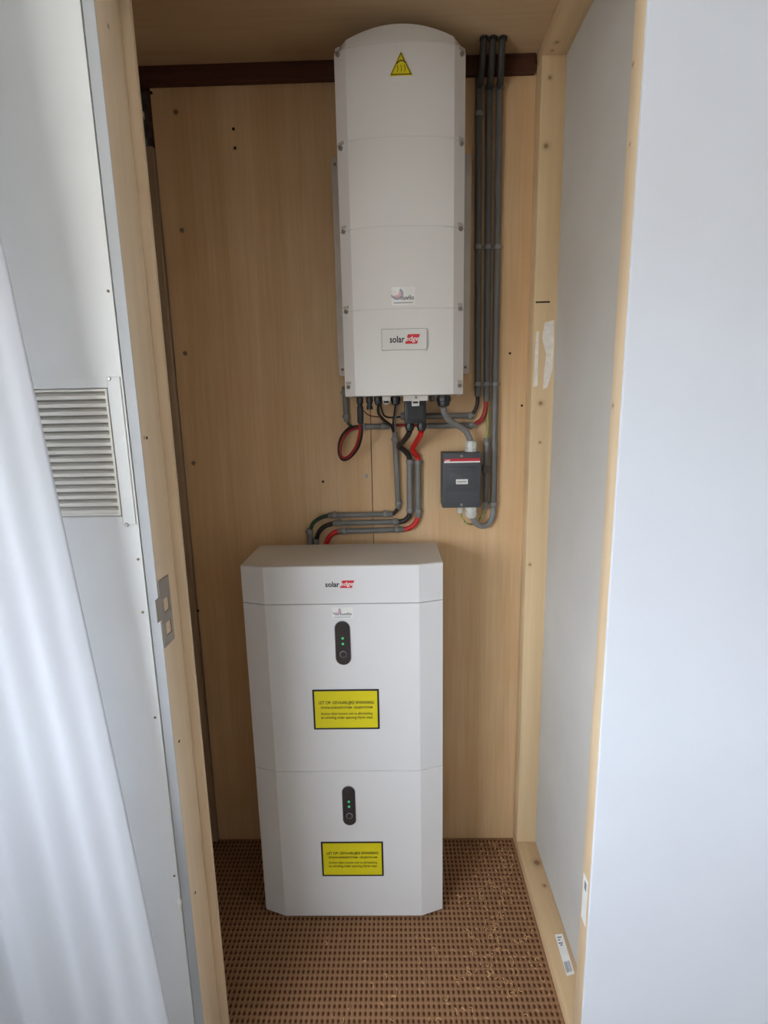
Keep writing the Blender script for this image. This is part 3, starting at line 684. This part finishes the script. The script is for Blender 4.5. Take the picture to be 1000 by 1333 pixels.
status_panel(b_up, 446.5, 808, 865.5, 20.5); status_panel(b_lo, 454.5, 1023, 1074, 17.5)
def warn_label(parent, corners):
    ps = [onY(x, y, BYF) for x, y in corners]; x0 = (ps[0].x + ps[3].x) / 2; x1 = (ps[1].x + ps[2].x) / 2; z1 = (ps[0].z + ps[1].z) / 2; z0 = (ps[2].z + ps[3].z) / 2
    w_, h_ = x1 - x0, z1 - z0; yy = BYF - 0.0006
    bm = BM(); plate(bm, rounded_rect(x0, x1, z0, z1, 0.002), yy, BYF + 0.0005); lb = finish(bm, 'warning_label', M['ink'], parent); props(lb, 'yellow warning label with black border and Dutch text')
    bd = w_ * 0.028; bm = BM(); plate(bm, [(x0 + bd, z0 + bd), (x1 - bd, z0 + bd), (x1 - bd, z1 - bd), (x0 + bd, z1 - bd)], yy - 0.0004, yy + 0.0002); finish(bm, 'yellow_field', M['yellow'], lb)
    yt = yy - 0.0007
    for s, fx, zf, hf in (('LET OP: GEVAARLIJKE SPANNING', 0.83, 0.665, 0.098), ('ZONNE-ENERGIESYSTEEM - GELIJKSTROOM', 0.78, 0.545, 0.070), ('Actieve delen kunnen ook na afschakeling', 0.78, 0.395, 0.085), ('en scheiding onder spanning blijven staan', 0.78, 0.295, 0.088)):
        xc = (x0 + x1) / 2 + 0.006 * w_; lettering('lettering', s, xc - w_ * fx / 2, xc + w_ * fx / 2, z0 + zf * h_, yt, M['ink'], lb, h_ * hf, 0, 0.018 if hf < 0.08 or hf > 0.09 else 0.008)
warn_label(b_up, [(406.5, 898.5), (493.5, 896), (494.5, 947.5), (409, 951)]); warn_label(b_lo, [(417.5, 1096.5), (498.5, 1094.5), (500, 1139.5), (420, 1141)])
brand_logo(b_cap, onY(423.5, 761, BYF).x, onY(461.5, 761, BYF).x, onY(442, 760.5, BYF).z, BYF - 0.0008, 0.0205)
swirl_sticker(b_up, 432, 790.5, 459.5, 805, BYF)

# ------------------------------------------------------------------ conduits, cables, isolator
YW = Y_BACK - 0.0125
clip_groups = 'grey conduit clips'
def conduit(a, b, label, clips=(), r=0.0085, mat='conduit', Ya_=YW, Yb_=None, side='v'):
    p, q_ = onY(*a, Ya_), onY(*b, Yb_ or Ya_)
    base = p if p.z < q_.z else q_
    t_ = thing('conduit', (base.x, base.y, base.z), label, 'conduit', 'grey plastic conduits on the plywood wall')
    d = (q_ - p).normalized(); L = (q_ - p).length; bm = BM()
    lathe(bm, p, d, [(0, r * 0.9), (0.001, r), (L - 0.001, r), (L, r * 0.9)], 18); finish(bm, 'pipe', M[mat], t_, 40)
    for (cxp, cyp, sd) in clips:
        c0 = onY(cxp, cyp, Ya_); s = max(0.006, min(L - 0.006, (c0 - p).dot(d))); c = p + d * s; bm = BM()
        lathe(bm, c - d * 0.0055, d, [(0, r * 1.12), (0.0008, r * 1.2), (0.0102, r * 1.2), (0.011, r * 1.12)], 18)
        horiz = abs(d.x) > 0.7; ax = Vector((0, 0, 1)) if horiz else Vector((1, 0, 0)); e_ = c + ax * sd * (r + 0.0018)
        hw_ = 0.0045
        if horiz: box(bm, c.x - hw_, c.x + hw_, c.y, Y_BACK - 0.0002, min(c.z, e_.z + sd * .0014), max(c.z, e_.z + sd * .0014), 0.001, 1)
        else: box(bm, min(c.x, e_.x + sd * .0014), max(c.x, e_.x + sd * .0014), c.y, Y_BACK - 0.0002, c.z - hw_, c.z + hw_, 0.001, 1)
        co = finish(bm, 'clip', M['clip'], t_, 40)
        bm = BM(); lathe(bm, e_ + Vector((0, 0.001, 0)), (0, -1, 0), [(0, 0.0034), (0.002, 0.0034), (0.003, 0.002)], 10); finish(bm, 'clip_screw', M['screw'], co, 40)
    return t_
def cable(pts, r, mat, label, name='cable', sub=8, group='cables around the inverter and battery'):
    path = smooth_path([onY(*p) for p in pts], sub); bm = BM(); tube(bm, path, r, 10)
    lo_ = min(path, key=lambda v: v.z); o = finish(bm, name, M[mat], None, 60, at=lo_)
    return props(o, label, 'cable', group)
# three long risers right of the inverter
conduit((623.5, 101), (622, 516), 'leftmost of three tall grey conduits beside the inverter', [(625, 149, 1), (622, 322, 1), (622, 500, 1)], 0.0095, 'conduit_dark')
conduit((637, 110), (633.5, 522.5), 'middle of three tall grey conduits beside the inverter', [(637, 113, 1), (634, 322, 1), (633.5, 500, 1)], 0.0095, 'conduit_dark')
conduit((650.5, 108), (642.5, 660), 'longest grey conduit running down past the isolator box', [(650.5, 114, 1), (646.5, 322, 1), (645, 500, 1), (642.5, 656, 1)], 0.0098, 'conduit_mid')
for px, bx_, by_, r_, which in ((630, 624, 101.5, 0.0088, 'leftmost'), (642, 637.3, 110.5, 0.0088, 'middle'), (654.5, 650.6, 108.5, 0.0088, 'longest')):
    tp = onZ(px, 49, Z_CEIL - 0.001); bt = onY(bx_, by_, YW); bt.y = YW
    path = smooth_path([tp, tp + Vector((-0.001, 0.004, -0.03)), Vector((bt.x * 0.7 + tp.x * 0.3, 1.577, tp.z - 0.075)), bt], 8)
    bm = BM(); tube(bm, path, r_, 12); o = finish(bm, 'cable_sleeve', M['sleeve'], None, 60, at=bt)
    props(o, 'dark sleeve from the ceiling into the %s tall conduit' % which, 'cable', 'cables around the inverter and battery')
    bm = BM(); rr_ = random.Random(px)       # frayed lip where the sleeve leaves the ceiling
    for k in range(9):
        an = k * 0.7 + rr_.uniform(-.2, .2); c = tp + Vector((math.cos(an) * r_, math.sin(an) * r_, -0.004)); box(bm, c.x - .002, c.x + .002, c.y - .002, c.y + .002, c.z - rr_.uniform(.001, .004), c.z + 0.0045)
    finish(bm, 'frayed_lip', M['black'], o)
# horizontals behind the connectors
conduit((521.5, 542), (617, 541), 'upper short horizontal conduit behind the inverter connectors', [(612, 541, -1), (524, 542, 1)])
conduit((553, 554.5), (620, 553.5), 'lower short horizontal conduit behind the inverter connectors', [(612.5, 553.5, -1)])
conduit((471.5, 555.5), (508, 555), 'short horizontal conduit stub by the red cable loop', [(499, 555, 1), (474, 555.5, -1)])
conduit((448.5, 503), (451.5, 549), 'short vertical conduit left of the inverter bottom', [(449, 511, -1), (451, 542, -1)])
conduit((514, 562), (519, 662), 'vertical conduit carrying thin cables below the inverter', [(514.5, 572, -1), (519, 655, 1)])
conduit((533.6, 598), (533.6, 668), 'vertical conduit carrying the black battery cable', [(533.6, 601, 1), (533.6, 663, 1)], 0.0095)
conduit((544.4, 599), (544.6, 674), 'vertical conduit carrying the red battery cable', [(544.4, 602, 1), (544.5, 665, 1)], 0.0095)
conduit((427.5, 671), (511, 669.3), 'topmost of three stacked horizontal conduits above the battery', [(435, 670.8, 1), (501.5, 669.5, 1)])
conduit((433.4, 681.3), (519.5, 679.3), 'middle of three stacked horizontal conduits above the battery', [(442, 681, 1), (514, 679.5, 1)])
conduit((440, 691.8), (527, 689.3), 'lowest of three stacked horizontal conduits above the battery', [(448, 691.5, 1), (517, 689.6, 1)])
conduit((403, 688), (405, 728), 'grey conduit end with dark green cable behind the battery top', [(403.2, 692, -1)], 0.0088)
conduit((411.5, 701), (413, 730), 'grey conduit end with black cable behind the battery top', [(411.7, 704, -1)], 0.0088)
v4 = conduit((633.5, 569.5), (631.8, 663), 'short conduit with the earth wire beside the isolator box', [(633.3, 578, 1), (632, 655, 1)], 0.0075)
bm = BM(); px_box(bm, 629, 606, 637, 616, YW - 0.013, 0.02, 0.0015); finish(bm, 'coupler', M['conduit_dark'], v4, 40)

# cables between the conduits
cable([(428.5, 671, YW), (418, 674, YW - .004), (408, 681, YW - .004), (403.2, 692, YW)], 0.0062, 'green_cable', 'dark green cable curving into the conduit behind the battery')
cable([(434.5, 681.5, YW), (423, 685, YW - .004), (415, 693, YW - .004), (411.7, 704, YW)], 0.0072, 'black_cable', 'black cable curving into the conduit behind the battery')
cable([(441, 692, YW), (434, 694, YW - .004), (427.5, 701, YW - .004), (424, 712, YW), (423, 728, YW)], 0.0078, 'red_cable', 'red cable curving down behind the battery top')
cable([(510, 669.5, YW), (515, 666, YW - .002), (518.5, 660, YW)], 0.0058, 'black_cable', 'short black cable joining the thin-cable conduit to the topmost horizontal conduit')
cable([(518.5, 679.5, YW), (526, 678, YW - .004), (532, 672.5, YW - .004), (533.8, 665, YW)], 0.0078, 'black_cable', 'thick black cable bend between the vertical and the middle horizontal conduit')
cable([(526, 689.3, YW), (534, 687, YW - .004), (541.5, 680, YW - .004), (544.6, 671, YW)], 0.0080, 'red_cable', 'thick red cable bend between the vertical and the lowest horizontal conduit')
cable([(533.5, 561.2, 1.497), (531, 567, 1.51), (524, 576, 1.55), (519.5, 581, 1.575), (526, 586, 1.59), (532, 593, YW), (533.6, 601, YW)], 0.0080, 'black_cable', 'thick black cable dropping from the connector block with a kink')
cable([(548.8, 561.2, 1.497), (546.5, 568, 1.515), (541, 577, 1.555), (537.5, 584, 1.58), (540, 590, 1.59), (544, 595, YW), (544.4, 602, YW)], 0.0080, 'red_cable', 'thick red cable dropping from the connector block with a kink')
cable([(621.8, 514, YW), (621.5, 524, YW - .003), (618.5, 534, YW - .003), (614, 540.5, YW)], 0.0055, 'black_cable', 'black cable from the leftmost tall conduit into the upper horizontal conduit')
cable([(633, 520, YW), (632, 534, YW - .003), (627, 546, YW - .003), (617, 553.3, YW)], 0.0070, 'darkred_cable', 'dark red cable from the middle tall conduit into the lower horizontal conduit')
cable([(635.5, 520, YW), (635, 545, YW), (634, 573, YW)], 0.0035, 'earth', 'thin green-yellow earth wire dropping into the short conduit')
cable([(632, 660, YW), (628, 671, YW), (619, 681, YW), (609, 682, 1.57), (602.5, 675, 1.565), (600.5, 667, 1.565)], 0.0030, 'earth', 'thin green-yellow earth wire curling under the isolator box')
# string cable loop
cable([(468.5, 552.5, 1.496), (468.5, 562, 1.500), (464, 580, 1.53), (455, 593, 1.55), (447, 596, 1.56), (443, 588, 1.565), (446, 572, 1.575), (457, 560, 1.585), (474, 555.5, YW)], 0.0042, 'darkred_cable', 'red string cable looping beside the conduit stub')
cable([(470.0, 552.5, 1.506), (471, 565, 1.512), (466, 583, 1.540), (455, 596, 1.560), (446, 598, 1.570), (441.3, 588, 1.576), (444.0, 570, 1.585), (456, 556.8, 1.594), (474, 554.5, YW)], 0.0042, 'black_cable', 'black string cable looping alongside the red one')
cable([(451.4, 547, YW), (455, 553, YW), (462, 556.5, YW), (474, 556.5, YW)], 0.0042, 'green_cable', 'dark green cable from the short vertical conduit into the stub')
# thin cables from the two black glands
cable([(492.5, 527.2, 1.50), (493, 538, 1.51), (500, 547, 1.55), (509, 554, 1.585), (513.5, 565, YW)], 0.0042, 'black_cable', 'black cable from the left gland bending into the thin-cable conduit')
cable([(495.5, 527.2, 1.503), (499, 539, 1.53), (503, 542.5, 1.55), (510, 543.5, 1.58), (524, 542.5, YW)], 0.0026, 'black_cable', 'thin black cable crossing to the upper horizontal conduit')
cable([(515, 527.2, 1.50), (513.5, 538, 1.52), (512, 550, 1.565), (513.2, 565, YW)], 0.0028, 'black_cable', 'thin black cable straight down from the second gland')
cable([(517.2, 527.2, 1.50), (515.5, 540, 1.53), (514.5, 552, 1.57), (514.5, 565, YW)], 0.0024, 'grey_cable', 'thin grey cable down from the second gland')
cable([(472, 533, 1.50), (478, 539, 1.53), (486, 542, 1.56), (495, 542.5, 1.595)], 0.0016, 'darkred_cable', 'hair-thin reddish wire behind the plug connectors')
cable([(508, 553.5, YW), (516, 553.5, YW), (526, 553.5, YW), (554, 554, YW)], 0.0045, 'darkred_cable', 'dark red cable between the conduit stub and the lower horizontal conduit')
cable([(577.5, 529.5, 1.50), (578.5, 537, 1.51), (585, 547, 1.53), (598, 555, 1.55), (607, 562, 1.56), (612, 573, 1.565), (613.2, 580, 1.565)], 0.0088, 'grey_cable', 'thick grey cable from the inverter to the top of the isolator box')
cable([(613.5, 668, 1.565), (617, 677, 1.565), (624, 684, 1.575), (633, 684, 1.59), (639.5, 677, YW), (642, 668, YW), (642.5, 657, YW)], 0.0088, 'grey_cable', 'thick grey cable looping from the isolator box up into the longest conduit')

# isolator box
YI = 1.535
a, b = onY(576, 589.5, YI), onY(626, 660.5, YI)
iso = thing('isolator_box', ((a.x + b.x) / 2, Y_BACK, b.z), 'dark grey electrical isolator box with a red stripe', 'switch box')
bm = BM(); box(bm, a.x + .001, b.x - .001, YI + 0.028, Y_BACK, b.z + .001, a.z - .001, 0.003, 2); finish(bm, 'back_box', M['iso'], iso, 40)
bm = BM(); box(bm, a.x, b.x, YI, YI + 0.027, b.z, a.z, 0.003, 3); lid = finish(bm, 'cover', M['iso'], iso, 40)
bm = BM(); px_box(bm, 581.5, 608, 621.5, 637.5, YI - 0.002, 0.003, 0.0012); finish(bm, 'raised_panel', M['iso'], lid, 40)
bm = BM(); px_box(bm, 585, 613, 618, 634.5, YI - 0.0032, 0.002, 0.0010); finish(bm, 'rocker_panel', M['iso'], lid, 40)
bm = BM(); q_ = [(578.5, 654.5), (581.5, 640), (621.5, 640), (624, 654.5)]; plate(bm, [(onY(x, y, YI).x, onY(x, y, YI).z) for x, y in q_], YI - 0.0015, YI + 0.001); finish(bm, 'lower_panel', M['iso'], lid, 40)
bm = BM(); px_box(bm, 578.3, 597.3, 625, 601.0, YI - 0.0008, 0.002, 0.0003); finish(bm, 'red_stripe', M['iso_red'], lid)
bm = BM(); px_box(bm, 578.3, 600.9, 625, 601.9, YI - 0.0009, 0.002, 0.0002); finish(bm, 'white_line', M['print_white'], lid)
zst = onY(600, 599.4, YI).z; lettering('lettering', 'ABB', onY(579.2, 599, YI).x, onY(586, 599, YI).x, zst, YI - 0.0011, M['print_white'], lid, 0.0062, 0, 0.02)
bm = BM(); px_box(bm, 593.8, 624, 609.2, 630.2, YI - 0.0036, 0.001, 0.0002); lbo = finish(bm, 'name_label', M['sticker'], lid)
a2, b2 = onY(595.5, 626.3, YI - .004), onY(607.5, 628, YI - .004); bm = BM(); n_ = 9
for k in range(n_):
    x0 = a2.x + (b2.x - a2.x) * k / n_; box(bm, x0, x0 + (b2.x - a2.x) / n_ * 0.62, YI - 0.0039, YI - 0.0036, b2.z, a2.z)
finish(bm, 'print', M['ink_grey'], lbo)
for px, py in ((601, 593.6), (601, 657)): dot(lid, px, py, M['screw'], 0.0042, 'cover_screw', YI)
def hgland(px, pyt, pyb, Y, r, up):
    t_, l_ = onY(px, pyt, Y), onY(px, pyb, Y); L = t_.z - l_.z; bm = BM(); st_ = Vector((t_.x, Y, l_.z if up else t_.z)); d = (0, 0, 1 if up else -1)
    lathe(bm, st_, d, [(0, r * 1.02), (L * 0.3, r * 1.02), (L * 0.32, r * 0.9), (L * 0.42, r * 0.9), (L * 0.44, r), (L * 0.8, r * 0.97), (L * 0.97, r * 0.75), (L, r * 0.66)], 8)
    finish(bm, 'cable_gland', M['gland'], iso, 30)
hgland(613.5, 573.5, 589, 1.565, 0.0175, True); hgland(613.5, 659.5, 674, 1.565, 0.0175, False); hgland(599.5, 659.5, 668, 1.565, 0.0085, False)

# ------------------------------------------------------------------ loose fibres lying on the mat
bm = BM(); rf = random.Random(11)
for k in range(330):
    if k < 260: px, py = rf.triangular(585, 718, 655), 1096 + 200 * rf.random() ** 1.6
    else: px, py = rf.uniform(420, 715), rf.uniform(1210, 1330)
    c = onZ(px, py, 0.0105)
    if c.x > XR_IN - 0.015 or c.y > 1.595 or (c.x < BX + HW + 0.012 and c.y > BYF - 0.02): continue
    a0 = rf.uniform(0, 6.28); rad = rf.uniform(0.003, 0.0075); span = rf.uniform(0.9, 3.6); el = rf.uniform(0.6, 1.8)
    pth = [c + Vector((rad * math.cos(a0 + span * s / 7), rad * el * math.sin(a0 + span * s / 7), 0.0015 * math.sin(3 * s / 7))) for s in range(8)]
    tube(bm, pth, rf.uniform(0.0005, 0.0010), 4)
fo = finish(bm, 'loose_fibres', M['shaving'], None); props(fo, 'pale curled wood fibres strewn on the brown mat', 'debris', kind='stuff')
